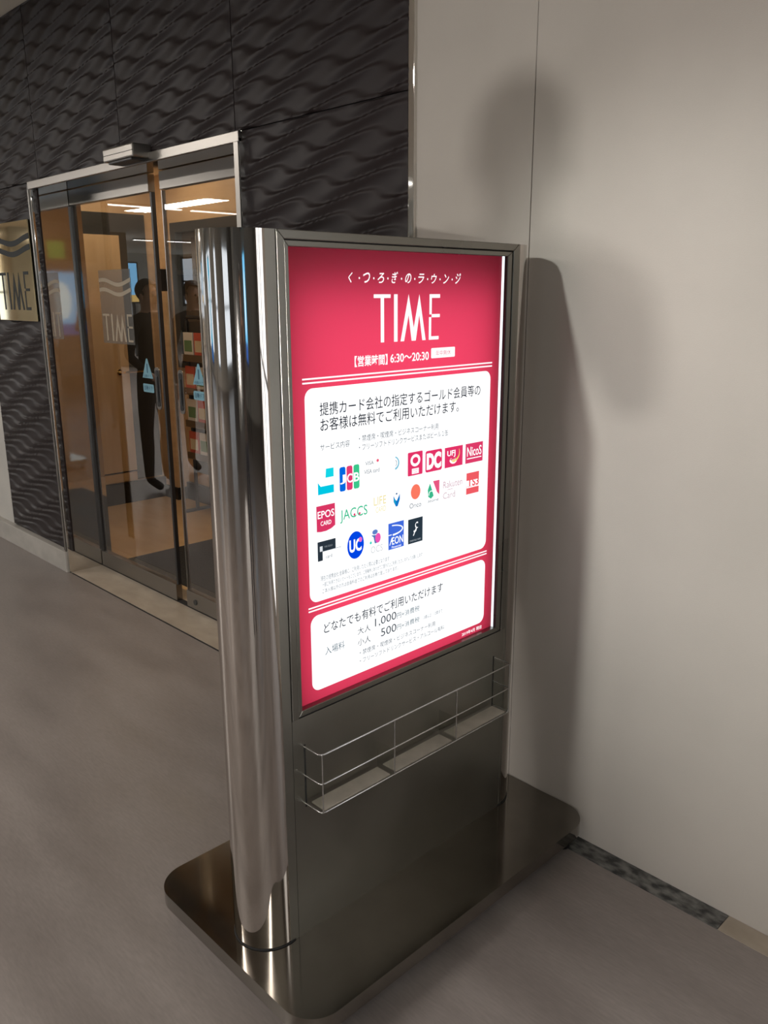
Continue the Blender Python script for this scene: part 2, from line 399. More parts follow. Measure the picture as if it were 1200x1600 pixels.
# ============================================================ DOORWAY
# polished frame: side jambs, soffit, thin front lip
tr = empty('trim_3', (0, 0, 0), **S)
YD = .19
obj('jamb', box(XO-.03, -.03, 0, XO, YD+.05, 2.165), m_mirror, tr)
obj('jamb', box(X_R, -.03, 0, X_R+.03, YD+.05, 2.165), m_mirror, tr)
obj('header_lip', box(XO-.03, -.034, 2.152, X_R+.03, -.018, 2.190, bev=.002), m_satin, tr)
obj('soffit', box(XO-.03, -.018, 2.165, X_R+.03, YD+.05, 2.190), m_mirror, tr)
obj('side_lip', box(X_R, -.036, .0, X_R+.028, -.031, 2.152), m_satin, tr)
obj('side_lip', box(XO-.030, -.036, .13, XO-.020, -.031, 2.152), m_satin, tr)
obj('black_gasket', box(XO-.062, -.026, .13, XO-.031, -.001, 2.18), m_black, tr)
obj('threshold', box(XO, -.018, 0, X_R, .30, .004), m_beigestone, tr)
obj('door_track', box(XO, YD-.018, .004, X_R, YD+.018, .008), m_groove, tr)
obj('floor_joint', box(-3.32, -.026, 0, X_R, -.018, .0015), m_groove, tr)

def leaf(name, x0, x1, pullx, stx, left):
    d = empty(name, (0, 0, 0), **S)
    y0, y1 = YD-.006, YD+.006
    obj('glass_pane', box(x0+.004, y0+.002, .09, x1-.004, y1-.002, 2.09), m_glass, d)
    obj('top_rail', box(x0, y0-.012, 2.082, x1, y1+.012, 2.162, bev=.002), m_satin, d)
    br = obj('bottom_rail', box(x0, y0-.012, .010, x1, y1+.012, .100, bev=.002), m_satin, d)
    obj('edge_seal', box(x1-.004 if left else x0-.002, y0-.004, .10, x1+.012 if left else x0+.004, y1+.004, 2.08), m_black if left else m_satin, d)
    if left: obj('edge_seal', box(x0-.006, y0-.004, .10, x0+.026, y1+.004, 2.08), m_black, d)
    # flush pull
    pl = obj('pull_plate', prism(rrect(pullx-.024, 1.035, pullx+.024, 1.250, .02), 0, .004), m_satin, d)
    pl.data.transform(Matrix(((1,0,0,0),(0,0,-1,y0-.001),(0,1,0,0),(0,0,0,1))))
    for q, zz, hh in (('pull_recess', 1.05, .185),):
        r = obj(q, prism(rrect(pullx-.015, zz, pullx+.015, zz+hh, .012), 0, .002), m_black, pl)
        r.data.transform(Matrix(((1,0,0,0),(0,0,-1,y0-.005),(0,1,0,0),(0,0,0,1))))
    g = obj('pull_grip', box(pullx-.007, y0-.011, 1.075, pullx+.007, y0-.007, 1.205, bev=.002), m_dgrey, pl)
    # stickers
    f = Flat(); fn = lambda u, v, dd: (u, y0+.001-dd, v)
    f.poly([(stx-.055, 1.188), (stx+.055, 1.188), (stx+.006, 1.288), (stx-.006, 1.288)], m_sticker, 0)
    f.poly([(stx-.005, 1.215), (stx+.005, 1.215), (stx+.007, 1.262), (stx-.007, 1.262)], m_stkink, .0006)
    f.text('自動ドア', stx-.036, 1.192, stx+.036, 1.206, m_stkink, .0006)
    f.build('warning_sticker', fn, d, label='pale blue triangular sticker')
    f = Flat(); f.rect(stx-.055, 1.115, stx+.055, 1.158, m_sticker, 0, .008)
    f.text('自動ドア', stx-.042, 1.124, stx+.042, 1.150, m_stkink, .0006, bold=.01)
    f.build('notice_sticker', fn, d, label='pale blue rectangular sticker')
    return d
dl = leaf('door_1', -3.325, -2.450, -2.505, -2.612, True)
dr = leaf('door_2', -2.345, X_R-.004, -2.278, -2.12, False)
obj('lock_cylinder', cyl(-2.26, .05, .0, .004, .015, 20), m_dgrey, dr).data.transform(Matrix(((1,0,0,0),(0,0,-1,YD-.018),(0,1,0,0),(0,0,0,1))))
# etched panel on the left leaf, a sub-part of the glass
m_etch = mat('etched_grey_film', (.12, .115, .105), .5)
m_etch2 = mat('etched_pale_film', (.42, .36, .27), .5)
def film(m, a):
    nt = m.node_tree; N = nt.nodes; L = nt.links; b = N['Principled BSDF']; o = N['Material Output']
    t = N.new('ShaderNodeBsdfTransparent'); mx = N.new('ShaderNodeMixShader'); mx.inputs[0].default_value = a
    L.new(t.outputs[0], mx.inputs[1]); L.new(b.outputs[0], mx.inputs[2]); L.new(mx.outputs[0], o.inputs[0])
film(m_etch, .55); film(m_etch2, .7)
f = Flat(); f.rect(-3.072, 1.352, -2.720, 1.735, m_etch, 0)
for v in (1.672, 1.622):
    for p in wave_polys(-3.072, -2.72, v, .014, .020, .8): f.poly(p, m_etch2, .0006)
for p in time_polys(-3.06, 1.365, -2.73, 1.508): f.poly(p, m_etch2, .0006)
f.build('etched_panel', lambda u, v, d: (u, YD-.0052-d, v), dl, label='grey film with two waves and the letters TIME')

# sensor over the door
sn = empty('door_sensor', (-2.2, -.02, 2.2), label='small chrome motion sensor box above the glass doors', category='sensor')
def rel(o, root):
    o.data.transform(Matrix.Translation(-root.location)); o.parent = root; return o
rel(obj('housing', box(-2.330, -.105, 2.168, -2.06, -.018, 2.222, bev=.006), m_satin), sn)
rel(obj('seam', box(-2.331, -.1062, 2.1925, -2.059, -.104, 2.1945), m_groove), sn)
rel(obj('lens', box(-2.30, -.097, 2.158, -2.09, -.03, 2.170, bev=.004), m_black), sn)

# brass plaque
pq = empty('wall_plaque', (-3.62, -.02, 1.74), label='square brass mirror plaque with dark waves on the cladding left of the doors', category='plaque')
PX0, PX1, PZ0, PZ1 = -3.955, -3.405, 1.464, 2.006
rel(obj('plate', box(PX0, -.036, PZ0, PX1, -.022, PZ1, bev=.002), m_gold), pq)
rel(obj('standoff', tube([(PX0+.05, -.022, PZ0+.05), (PX0+.05, -.0, PZ0+.05)], .008), m_satin), pq)
rel(obj('standoff', tube([(PX1-.05, -.022, PZ1-.05), (PX1-.05, -.0, PZ1-.05)], .008), m_satin), pq)
f = Flat()
for v in (1.905, 1.848):
    for p in wave_polys(PX0+.004, PX1-.0, v, .017, .030, 1.3, 26): f.poly(p, m_goldd, 0)
rel(f.build('wave_stripes', lambda u, v, d: (u, -.0368-d, v)), pq)
f = Flat()
for p in time_polys(PX0+.055, 1.525, PX1-.06, 1.735): f.poly(p, m_goldd, 0)
rel(f.build('lettering', lambda u, v, d: (u, -.0368-d, v)), pq)

# ============================================================ LOUNGE
lf = obj('floor_lounge', box(-4.85, .18, -.1, -.9, 1.62, .001), m_lfloor, **S)
mt = obj('entrance_mat', prism(rrect(-3.325, .335, -1.2, 1.02, .006, 2), .001, .010, bev=.003, segs=2), m_mat,
         label='dark grey entrance mat on the lounge floor inside the glass doors', category='mat')
wi = empty('wall_lounge_left', (0, 0, 0), **S)
obj('wall_body', box(-4.85, .16, 0, -4.72, 1.62, 2.7), m_tan, wi)
obj('dark_surround', box(-4.72, .50, .18, -4.700, 1.375, 2.195, bev=.002), m_dgrey, wi)
dn = empty('door_3', (0, 0, 0), **S)
obj('door_leaf', box(-4.70, .56, .262, -4.672, 1.142, 2.036, bev=.002), m_tan2, dn)
obj('kick_strip', box(-4.70, .56, .182, -4.676, 1.142, .248), m_tan2, dn)
h = obj('lever_handle', tube([(-4.672, 1.06, 1.035), (-4.615, 1.06, 1.035), (-4.605, 1.075, 1.036), (-4.605, 1.27, 1.040)], .009), m_gold, dn)
obj('rosette', tube([(-4.672, 1.06, 1.035), (-4.664, 1.06, 1.035)], .022, 20), m_gold, h)
obj('baseboard_lounge', box(-4.72, .2, 0, -4.69, 1.45, .165), m_black, **S)
wk = empty('wall_lounge_back', (0, 0, 0), **S)
bk = box(-4.85, 1.50, 0, -4.50, 1.62, 2.7)
BX(bk, -4.50, 1.50, 0, -3.55, 1.62, 1.06); BX(bk, -4.50, 1.50, 2.13, -3.55, 1.62, 2.7); BX(bk, -3.55, 1.50, 0, -.9, 1.62, 2.7)
obj('wall_body', bk, m_tan, wk)
obj('pier', box(-4.72, 1.40, .10, -4.50, 1.50, 1.635), m_tan, wk)
obj('baseboard_back', box(-4.70, 1.385, 0, -4.49, 1.50, .10), m_black, **S)
obj('baseboard_back.001', box(-4.49, 1.47, 0, -.9, 1.50, .14), m_black, **S)
w6 = empty('window_6', (0, 0, 0), **S)
fr = box(-4.50, 1.47, 1.06, -4.43, 1.56, 2.13); BX(fr, -3.62, 1.47, 1.06, -3.55, 1.56, 2.13); BX(fr, -4.43, 1.47, 2.06, -3.62, 1.56, 2.13)
BX(fr, -4.43, 1.47, 1.06, -3.62, 1.56, 1.10); BX(fr, -4.43, 1.47, 1.755, -3.62, 1.55, 1.79)
obj('window_frame', fr, m_dgrey, w6)
obj('pane', box(-4.43, 1.53, 1.10, -3.62, 1.54, 2.06), mat('dark_window_glass', (.10, .075, .05), .08), w6)
obj('wall_lounge_right', box(-.9, .16, 0, -.78, 1.62, 2.7), m_tan, **S)
obj('ceiling_lounge', box(-4.85, .16, 2.7, -.78, 1.62, 2.8), m_ceil, **S)
obj('wall_lounge_front', box(-4.85, .161, 2.195, XO, .22, 2.7), m_tan, **S)
obj('wall_lounge_front.001', box(XO, .245, 2.195, X_R, .30, 2.7), m_tan, **S)
obj('wall_lounge_front.002', box(-4.72, .161, 0, XO-.031, .22, 2.195), m_tan, **S)
obj('wall_lounge_front.003', box(X_R+.031, .161, 0, -.9, .22, 2.7), m_tan, **S)
for i, (x0, x1) in enumerate(((-4.3, -3.1), (-2.9, -1.7))):
    t = empty('ceiling_light', (0, 0, 0), category='ceiling light', label=('thin white linear light on the lounge ceiling, the one nearer the lever-handled door', 'thin white linear light on the lounge ceiling, the one nearer the sign')[i])
    obj('housing', box(x0-.01, 1.09, 2.66, x1+.01, 1.15, 2.70), m_satin, t)
    obj('diffuser', box(x0, 1.10, 2.648, x1, 1.14, 2.66), m_lamp2, t)
# small dark device in a tan recess on the pier
dv = empty('wall_device', (-4.60, 1.40, 1.64), label='small dark box standing on top of the tan pier inside the lounge', category='device')
rel(obj('housing', box(-4.64, 1.405, 1.636, -4.57, 1.47, 1.80, bev=.006), m_black), dv)
rel(obj('label_plate', box(-4.63, 1.402, 1.70, -4.58, 1.405, 1.76), m_satin), dv)
# brochure rack standing behind the right leaf
br = empty('brochure_rack', (-3.88, 1.33, 0), label='dark free-standing brochure rack behind the right glass door', category='rack')
fr = bmesh.new()
tube([(-4.11, 1.33, .012), (-4.11, 1.33, 1.43), (-4.09, 1.33, 1.45), (-3.66, 1.33, 1.45), (-3.64, 1.33, 1.43), (-3.64, 1.33, .012)], .014, 10, fr)
rel(smooth(obj('frame', fr, m_black)), br)
rel(obj('foot', box(-4.14, 1.22, .001, -4.08, 1.44, .014, bev=.003), m_black), br)
rel(obj('foot', box(-3.67, 1.22, .001, -3.61, 1.44, .014, bev=.003), m_black), br)
rel(obj('back_panel', box(-4.10, 1.336, .30, -3.65, 1.344, 1.42), m_dgrey), br)
shelf_z = (.42, .66, .90, 1.14)
for z in shelf_z:
    rel(obj('pocket', BX(box(-4.09, 1.26, z, -3.66, 1.335, z+.006), -4.09, 1.262, z+.006, -3.66, 1.266, z+.05), m_satin), br)
cols = [(.65, .12, .08), (.10, .35, .45), (.75, .68, .5), (.8, .78, .75), (.6, .35, .1), (.15, .3, .15)]
names = ['red', 'teal', 'cream', 'white', 'orange', 'green']
bi = 0
for zi, z in enumerate(shelf_z):
    for k in range(3):
        c = (zi*2+k*3+zi) % 6; x = -4.08+k*.142
        m = mat('brochure_paper_%s' % names[c], cols[c], .4)
        t = empty('brochure', (x+.06, 1.29, z+.006), category='brochure', group='brochures in the rack',
                  label='%s brochure in the %s pocket row of the dark rack, %s' % (names[c], ('lowest', 'second lowest', 'second highest', 'top')[zi], ('at its left end', 'in the middle', 'at its right end')[k]))
        a = box(x, 1.278, z+.0062, x+.125, 1.292, z+.205, bev=.001)
        rel(obj('cover', a, m), t)
        rel(obj('picture', box(x+.012, 1.2772, z+.07, x+.113, 1.2778, z+.15), mat('brochure_print', cols[(c+2) % 6], .4)), t)

# ============================================================ THE SIGN
R_ = .084; YPA, YPB = -.957, -.150; YA, YB = -.9314, -.160; H = 1.7248; ZB = .0956
sg = empty('information_sign', (-.1, -.54, 0), label='tall stainless steel light-box sign with red poster and chrome end posts', category='sign')
def sp(name, me, m, parent=None, **kw):
    o = obj(name, me, m, None, **kw)
    if parent is None: rel(o, sg)
    else:
        o.data.transform(Matrix.Translation(-sg.location)); o.parent = parent
    return o
BX0, BX1, BY0, BY1 = -.4314, .2278, -1.0856, -.004
sp('base_plate', prism(rrect(BX0, BY0, BX1, BY1, .085, 14), .056, ZB, bev=.004), m_basepl)
smooth(sg.children[0], 30)
for x in (BX0+.055, BX1-.055):
    for y in (BY0+.055, BY1-.065):
        ft = bmesh.new(); cyl(x, y, .0, .018, .024, 24, .003, ft); cyl(x, y, .018, .056, .010, 16, 0, ft)
        smooth(sp('foot', ft, m_black), 30)
for y in (YPA, YPB):
    p = smooth(sp('post', cyl(-R_, y, ZB, H, R_, 128, .0018), m_chrome), 30)
    sp('collar', cyl(-R_, y, ZB, ZB+.003, R_+.002, 96), m_groove, p)
# body: side/back plates of the light box (front opening for the poster)
XF = 0.0; XB = -2*R_
bd = box(XB, YPA, ZB, XB+.004, YPB, H-.002)                 # back plate
BX(bd, XB+.004, YA+.02, H-.016, -.004, YB-.02, H-.004)     # top plate
BX(bd, XB+.004, YA, .650, -.004, YB, .660)
BX(bd, -.010, YPA+.002, ZB, .0, YA+.001, H)
BX(bd, -.010, YB+.0005, ZB, .0, YPB-.001, H)                 # shelf under the lamp chamber
sp('body_shell', bd, m_brush)
yi0, yi1 = -.8985, -.1955    # inner opening (sight size of the inner frame)
sp('lower_panel', box(-.006, YA+.002, ZB, .0, YB-.001, .6715), m_brush)
# outer frame: mitred rails, 25 mm wide
def rail(name, pts, x0, x1, m, parent=None):
    bm = bmesh.new()
    a = [bm.verts.new((x0, y, z)) for y, z in pts]; b = [bm.verts.new((x1, y, z)) for y, z in pts]
    n = len(pts); bm.faces.new(a[::-1]); bm.faces.new(b)
    for i in range(n): bm.faces.new((a[i], a[(i+1) % n], b[(i+1) % n], b[i]))
    bmesh.ops.bevel(bm, geom=[e for f in bm.faces if all(abs(v.co.x-x1) < 1e-6 for v in f.verts) for e in f.edges], offset=.0012, segments=1, affect='EDGES')
    bmesh.ops.recalc_face_normals(bm, faces=bm.faces[:])
    return sp(name, bm, m, parent)
O = (YA+.002, .673, YB-.001, H)           # outer y0,z0,y1,z1
I = (-.9115, .675, -.1825, 1.7075)         # outer rail inner edge
of = rail('frame_rail', [(O[0], O[1]), (I[0], O[1]), (I[0], I[3]), (O[0], O[3])], -.03, .004, m_frame)
rail('frame_rail', [(O[0], O[3]), (I[0], I[3]), (I[2], I[3]), (O[2], O[3])], -.03, .004, m_frame)
rail('frame_rail', [(O[2], O[3]), (I[2], I[3]), (I[2], O[1]), (O[2], O[1])], -.03, .004, m_frame)
# inner hinged frame
J0 = (I[0]+.0015, .6755, I[2]-.0015, I[3]-.0018)
K = (-.8995, .6885, -.2015, 1.694)
for pts in ([(J0[0], J0[1]), (K[0], K[1]), (K[0], K[3]), (J0[0], J0[3])], [(J0[0], J0[3]), (K[0], K[3]), (K[2], K[3]), (J0[2], J0[3])],
            [(J0[2], J0[3]), (K[2], K[3]), (K[2], K[1]), (J0[2], J0[1])], [(J0[2], J0[1]), (K[2], K[1]), (K[0], K[1]), (J0[0], J0[1])]):
    rail('inner_frame_rail', pts, -.020, .0015, m_frame)
sp('frame_gap', BX(BX(BX(box(-.029, I[0]-.0002, .674, -.003, I[0]+.0016, I[3]), -.029, I[2]-.0016, .674, -.003, I[2]+.0002, I[3]), -.029, I[0], I[3]-.002, -.003, I[2], I[3]+.0002), -.029, I[0], .6725, -.001, I[2], .6752), m_groove)
# dark inner jamb at the right with its three screws, and the glowing sheet edge
jb = sp('inner_jamb', box(-.0085, -.2030, .6885, .0, -.2014, 1.694), m_dgrey)
for z in (1.585, 1.165, .725):
    b = tube([(-.0045, -.2036, z), (-.0045, -.2028, z)], .0028, 10); sp('screw', b, m_black, jb)
sp('acrylic_edge', box(-.0160, -.2035, .6885, -.0088, -.2014, 1.694), emit('acrylic_edge_glow', (.85, .93, 1), 1.6))
for sy in (-.908, -.190): sp('chamber_side', box(-.10, sy-.002, .655, -.032, sy+.002, H-.02), m_wall)

# ---------------- poster
XP = -.016
f = Flat(); f.rect(-.902, .680, -.2000, 1.702, m_sheet)
po = f.build('poster', lambda u, v, d: (XP+d-sg.location.x, u-sg.location.y, v), sg, label='red backlit sheet')
def PF(f, name, **kw):
    return f.build(name, lambda u, v, d: (XP+.0006+d-sg.location.x, u/1000-sg.location.y, v/1000), po, **kw)
D1, D2, D3 = .0005, .0010, .0015
# white panels and double rules
f = Flat(); f.rect(-856, 930, -238, 1410, WHT, 0, 22); PF(f, 'white_panel')
f = Flat(); f.rect(-856, 713, -238, 898, WHT, 0, 22); PF(f, 'white_panel')
for v in (1430, 1421.5, 919, 911.5):
    f = Flat(); f.rect(-861, v-1.7, -233, v+1.7, LW); PF(f, 'rule')
# heading
f = Flat()
ks = 'くつろぎのラウンジ'; step = (727-366-16)/8.0
for i, ch in enumerate(ks):
    u = -727+16+i*step*1.0-8
    hh = 22 if i not in (3, 8) else 25
    f.text(ch, u-9, 1626, u+11 if i else u+3, 1626+hh, LW, 0, .012, .25)
    if i < 8: f.ell(u+step/2+1, 1636, 2.0, 2.4, LW, 0, 10)
PF(f, 'lettering', label='slanted white heading in kana')
f = Flat()
for p in time_polys(-654, 1497, -437, 1602): f.poly(p, LW)
PF(f, 'lettering', label='tall white letters TIME')
f = Flat(); f.text('【営業時間】', -713, 1447, -612, 1471, LW, 0, .02); PF(f, 'lettering', label='white opening hours heading'); f = Flat(); f.text('6:30～20:30', -603, 1450, -474, 1470, LW, 0, .018)
PF(f, 'lettering', label='white opening times 6:30 to 20:30')
f = Flat(); f.rect(-466, 1453, -380, 1477, LW, 0, 3); f.text('年中無休', -450, 1458, -396, 1471, ink(225, 130, 150), D1)
PF(f, 'white_tab')
# panel text
NAVY = ink(52, 66, 82); GR1 = ink(60, 76, 90); GR2 = ink(70, 90, 104); TEAL = ink(40, 84, 100)
f = Flat()
f.text('提携カード会社の指定するゴールド会員等の', -816, 1349, -278, 1378, ink(8, 20, 38), D1, .004)
PF(f, 'lettering', label='first large dark line of text'); f = Flat()
f.text('お客様は無料でご利用いただけます。', -815, 1315, -362, 1344, ink(8, 20, 38), D1, .004)
PF(f, 'lettering', label='second large dark line of text')
f = Flat()
f.text('サービス内容', -817, 1273, -731, 1288, GR1, D1)
f.text('・禁煙席・喫煙席・ビジネスコーナー利用', -703, 1279, -437, 1294, GR1, D1)
f.text('・フリーソフトドリンクサービスまたはビール１缶', -703, 1259, -401, 1274, GR1, D1)
PF(f, 'lettering')
f = Flat()
f.text('現在の提携会社 会員様に、ご利用いただく際に必要となります', -824, 976, -608, 988, GR2, D1)
f.text('一部ご利用できないカードもございます。ご搭乗券とあわせてご提示の上ご利用くださいますようお願いします', -820, 961, -491, 972, GR2, D1)
f.text('ご本人様以外の方は会員料金でのご利用はお断り致しております。', -820, 946, -578, 957, GR2, D1)
PF(f, 'lettering', label='three faint lines of small print')
f = Flat()
f.text('どなたでも有料でご利用いただけます', -818, 847, -412, 873, ink(28, 42, 56), D1, .006)
f.text('入場料', -816, 793, -756, 813, TEAL, D1)
f.text('大人', -714, 813, -672, 831, ink(40, 56, 68), D1); f.text('小人', -714, 784, -672, 802, ink(40, 56, 68), D1)
f.text('1,000', -657, 815, -584, 839, ink(40, 54, 66), D1); f.text('円+消費税', -582, 817, -500, 833, TEAL, D1)
f.text('500', -637, 786, -584, 807, ink(40, 54, 66), D1); f.text('円+消費税', -582, 787, -500, 802, TEAL, D1)
f.text('（3歳以上）12歳まで', -486, 788, -412, 799, GR2, D1)
f.text('・禁煙席・喫煙席・ビジネスコーナー利用', -708, 758, -440, 772, GR1, D1)
f.text('・フリーソフトドリンクサービス・アルコール有料', -708, 737, -404, 751, GR1, D1)
PF(f, 'lettering')
f = Flat(); f.text('2019年4月 現在', -330, 694, -245, 705, LW, 0, .015); PF(f, 'lettering', label='tiny white date')

# logos: one sub-part each
RED = ink(228, 52, 104); RED2 = ink(222, 60, 105); WH = WHT
f = Flat(); CY = ink(0, 200, 228)
f.poly([(-802, 1232), (-780, 1232), (-780, 1212), (-804, 1212)], ink(20, 215, 232), D1)
f.poly([(-826, 1176), (-780, 1176), (-780, 1194), (-818, 1194), (-826, 1204)], CY, D1)
PF(f, 'emblem', label='turquoise two-block emblem')
f = Flat()
for k, c in enumerate((ink(0, 105, 225), ink(228, 60, 115), ink(60, 200, 140))):
    u = -763+k*21
    f.poly(rrect(u, 1173, u+18, 1229, 5, 4), c, D1)
    f.text('JCB'[k], u+1, 1190, u+17, 1211, WH, D2, .02)
PF(f, 'emblem', label='three coloured bars with white letters JCB')
f = Flat(); f.text('VISA', -684, 1222, -658, 1231, GR2, D1); f.ell(-645, 1229, 4, 3.6, ink(236, 90, 120), D1)
f.text('VISA card', -688, 1202, -640, 1212, GR2, D1); PF(f, 'emblem', label='faint small lettering with a red dot')
f = Flat(); f.arc(-592, 1214, 18, 17, -75, 75, 5, ink(120, 190, 215), D1, t1=3); f.arc(-590, 1214, 8, 9, -60, 60, 1.5, GR2, D1)
PF(f, 'emblem', label='pale blue crescent')
f = Flat(); f.rect(-545, 1175, -493, 1233, RED, D1, 3); f.arc(-519, 1212, 17, 15, 0, 360, 7, WH, D2, n=28); f.ell(-519, 1212, 5, 4.5, RED, D3)
f.rect(-531, 1179, -507, 1192, WH, D2); f.text('CARD', -529, 1180.5, -509, 1184.5, RED, D3); f.text('MUFG', -529, 1186, -509, 1190.5, RED, D3)
PF(f, 'emblem', label='red rectangle with a white ring')
f = Flat(); f.rect(-483, 1175, -422, 1229, RED, D1, 6); f.text('DC', -479, 1181, -426, 1223, WH, D2, .06); PF(f, 'emblem', label='red square with white letters DC')
f = Flat(); f.rect(-412, 1176, -343, 1228, RED, D1); f.text('UFJ', -403, 1201, -372, 1219, WH, D2, .02); f.text('Card', -393, 1190, -372, 1199, ink(250, 225, 225), D2, .01)
f.arc(-385, 1210, 30, 24, -95, 25, 8, ink(250, 225, 120), D2, t1=1); f.arc(-380, 1196, 15, 12, 190, 330, 6, WH, D3, t1=2)
PF(f, 'emblem', label='red rectangle with letters UFJ and a yellow swoosh')
f = Flat(); f.rect(-332, 1176, -262, 1228, RED2, D1); f.text('NicoS', -326, 1194, -268, 1219, WH, D2, .01); f.rect(-326, 1187, -268, 1189.5, WH, D2)
PF(f, 'emblem', label='red rectangle with letters NicoS')
f = Flat(); f.poly([(-832, 1151), (-778, 1151), (-778, 1100), (-790, 1094), (-805, 1091), (-820, 1091), (-832, 1093)], ink(218, 55, 100), D1)
f.text('EPOS', -829, 1122, -781, 1139, WH, D2, .01); f.text('CARD', -821, 1105, -790, 1115, WH, D2, .01); PF(f, 'emblem', label='red shield with letters EPOS CARD')
f = Flat(); f.text('JACCS', -763, 1099, -679, 1130, ink(50, 190, 140), D1, .004); f.ell(-720, 1113, 3, 3, RED, D2); f.ell(-704, 1113, 3, 3, RED, D2)
PF(f, 'emblem', label='green letters JACCS')
f = Flat(); f.text('LIFE', -658, 1122, -618, 1142, ink(238, 222, 150), D1); f.text('CARD', -652, 1104, -619, 1117, ink(238, 222, 150), D1); PF(f, 'emblem', label='pale yellow letters LIFE CARD')
f = Flat(); f.poly([(-594, 1136), (-588, 1126), (-583, 1121), (-577, 1130), (-572, 1138), (-572, 1124), (-579, 1108), (-585, 1107), (-593, 1120)], ink(20, 120, 200), D1)
f.ell(-583, 1139, 3, 2, ink(20, 80, 140), D1); f.poly([(-592, 1130), (-587, 1124), (-586, 1112), (-591, 1118)], ink(20, 170, 210), D2); PF(f, 'emblem', label='small blue forked emblem')
f = Flat(); f.ell(-517, 1133, 17, 19, ink(252, 122, 98), D1); f.text('Orico', -538, 1093, -497, 1106, GR2, D1); PF(f, 'emblem', label='orange disc over grey letters')
f = Flat(); f.rect(-474, 1106, -431, 1150, WH, D1); f.poly([(-455, 1150), (-431, 1150), (-431, 1112), (-440, 1120)], ink(232, 88, 130), D2)
f.poly([(-474, 1130), (-466, 1146), (-458, 1128), (-452, 1112), (-462, 1106), (-472, 1112)], ink(60, 185, 140), D2); f.arc(-462, 1118, 9, 9, 20, 200, 2, WH, D3)
f.text('atone', -473, 1097, -433, 1103, GR2, D1); PF(f, 'emblem', label='green and red split emblem')
f = Flat(); f.text('Rakuten', -416, 1124, -342, 1142, ink(205, 165, 178), D1); f.text('Card', -416, 1096, -370, 1113, ink(205, 175, 185), D1); f.rect(-400, 1118, -380, 1119.5, ink(205, 165, 178), D1)
PF(f, 'emblem', label='faint pink letters Rakuten Card')
f = Flat(); f.rect(-326, 1093, -275, 1150, ink(240, 92, 100), D1); f.rect(-326, 1114, -275, 1130, WH, D2); f.text('TS3', -323, 1114, -276, 1134, ink(240, 92, 100), D3, .03); f.rect(-326, 1110, -275, 1113, WH, D2)
PF(f, 'emblem', label='coral square with a white band')
f = Flat(); f.rect(-831, 1024, -778, 1069, ink(42, 52, 62), D1); f.rect(-817, 1019, -762, 1045, WH, D2); f.rect(-825, 1046, -817, 1058, ink(225, 230, 235), D2)
f.text('THE GOLD', -812, 1053, -788, 1057, ink(150, 158, 165), D2); f.text('card', -808, 1027, -790, 1035, GR2, D3)
f.poly([(-817, 1045), (-762, 1045), (-762, 1046), (-817, 1046)], GR2, D3); PF(f, 'emblem', label='two overlapping cards, dark and white')
f = Flat(); f.ell(-717, 1039, 26, 33, ink(0, 70, 228), D1, 40); f.text('UC', -737, 1023, -699, 1054, WH, D2, .035); f.ell(-703, 1050, 5.5, 6, ink(240, 110, 205), D3); PF(f, 'emblem', label='blue disc with letters UC')
f = Flat(); f.ell(-655, 1058, 9, 6, ink(95, 130, 200), D1); f.ell(-646, 1042, 9, 12, ink(240, 85, 180), D2); f.ell(-669, 1034, 3.5, 3.5, ink(60, 215, 195), D1)
f.poly([(-668, 1052), (-660, 1046), (-656, 1030), (-648, 1030), (-650, 1050)], ink(80, 120, 180), D1); f.text('OCS', -669, 1007, -630, 1024, ink(205, 208, 212), D1); PF(f, 'emblem', label='blue and pink blobs over pale letters')
f = Flat(); f.rect(-611, 1003, -558, 1069, ink(66, 108, 222), D1); f.arc(-605, 1050, 44, 14, -78, 82, 4.5, WH, D2, t1=2.5); f.rect(-611, 1039, -600, 1041, WH, D2)
f.text('ÆON', -608, 1014, -561, 1033, WH, D2, .01); f.text('Financial', -600, 1005.5, -568, 1010.5, WH, D2, .01); PF(f, 'emblem', label='blue rectangle with letters AEON')
f = Flat(); f.rect(-543, 1003, -491, 1066, ink(42, 56, 68), D1); f.text('S', -524, 1030, -508, 1056, WH, D2, -.006, .5); f.text('f', -526, 1022, -508, 1042, WH, D2, -.006, .4)
f.text('STARGOLD CARD', -537, 1008, -498, 1012, ink(190, 198, 205), D2); PF(f, 'emblem', label='dark square with a thin white monogram')

# ---------------- wire brochure holder on the lower panel (part of the sign)
rk = empty('brochure_holder', (0, 0, 0), sg)
y0, y1 = -.898, -.205; xw = .06
def bent(z):
    c = .010; return [(.0, y0, z), (xw-c, y0, z), (xw-c*.3, y0+c*.3, z), (xw, y0+c, z), (xw, y1-c, z), (xw-c*.3, y1-c*.3, z), (xw-c, y1, z), (0, y1, z)]
for z in (.598, .524, .450): smooth(sp('wire', tube(bent(z), .0021, 8), m_wire, rk), 60)
for y in (y0+.004, -.664, -.434, y1-.004): smooth(sp('wire', tube([(xw, y, .598), (xw, y, .450)], .0017, 8), m_wire, rk), 60)
for a, b in ((y0+.006, -.668), (-.660, -.438), (-.430, y1-.006)):
    sp('tray', box(.008, a+.006, .449, xw-.006, b-.006, .4525), m_tray, rk)
    sp('divider', box(.003, b-.0015, .452, xw-.004, b+.0015, .52), m_acryl, rk)
for y in (y0+.002, y1-.002):
    sp('slot', box(-.001, y-.0022, .440, .0008, y+.0022, .602), m_groove, rk)
    sp('end_plate', box(.002, y-.001, .452, xw-.004, y+.001, .592), m_acryl, rk)

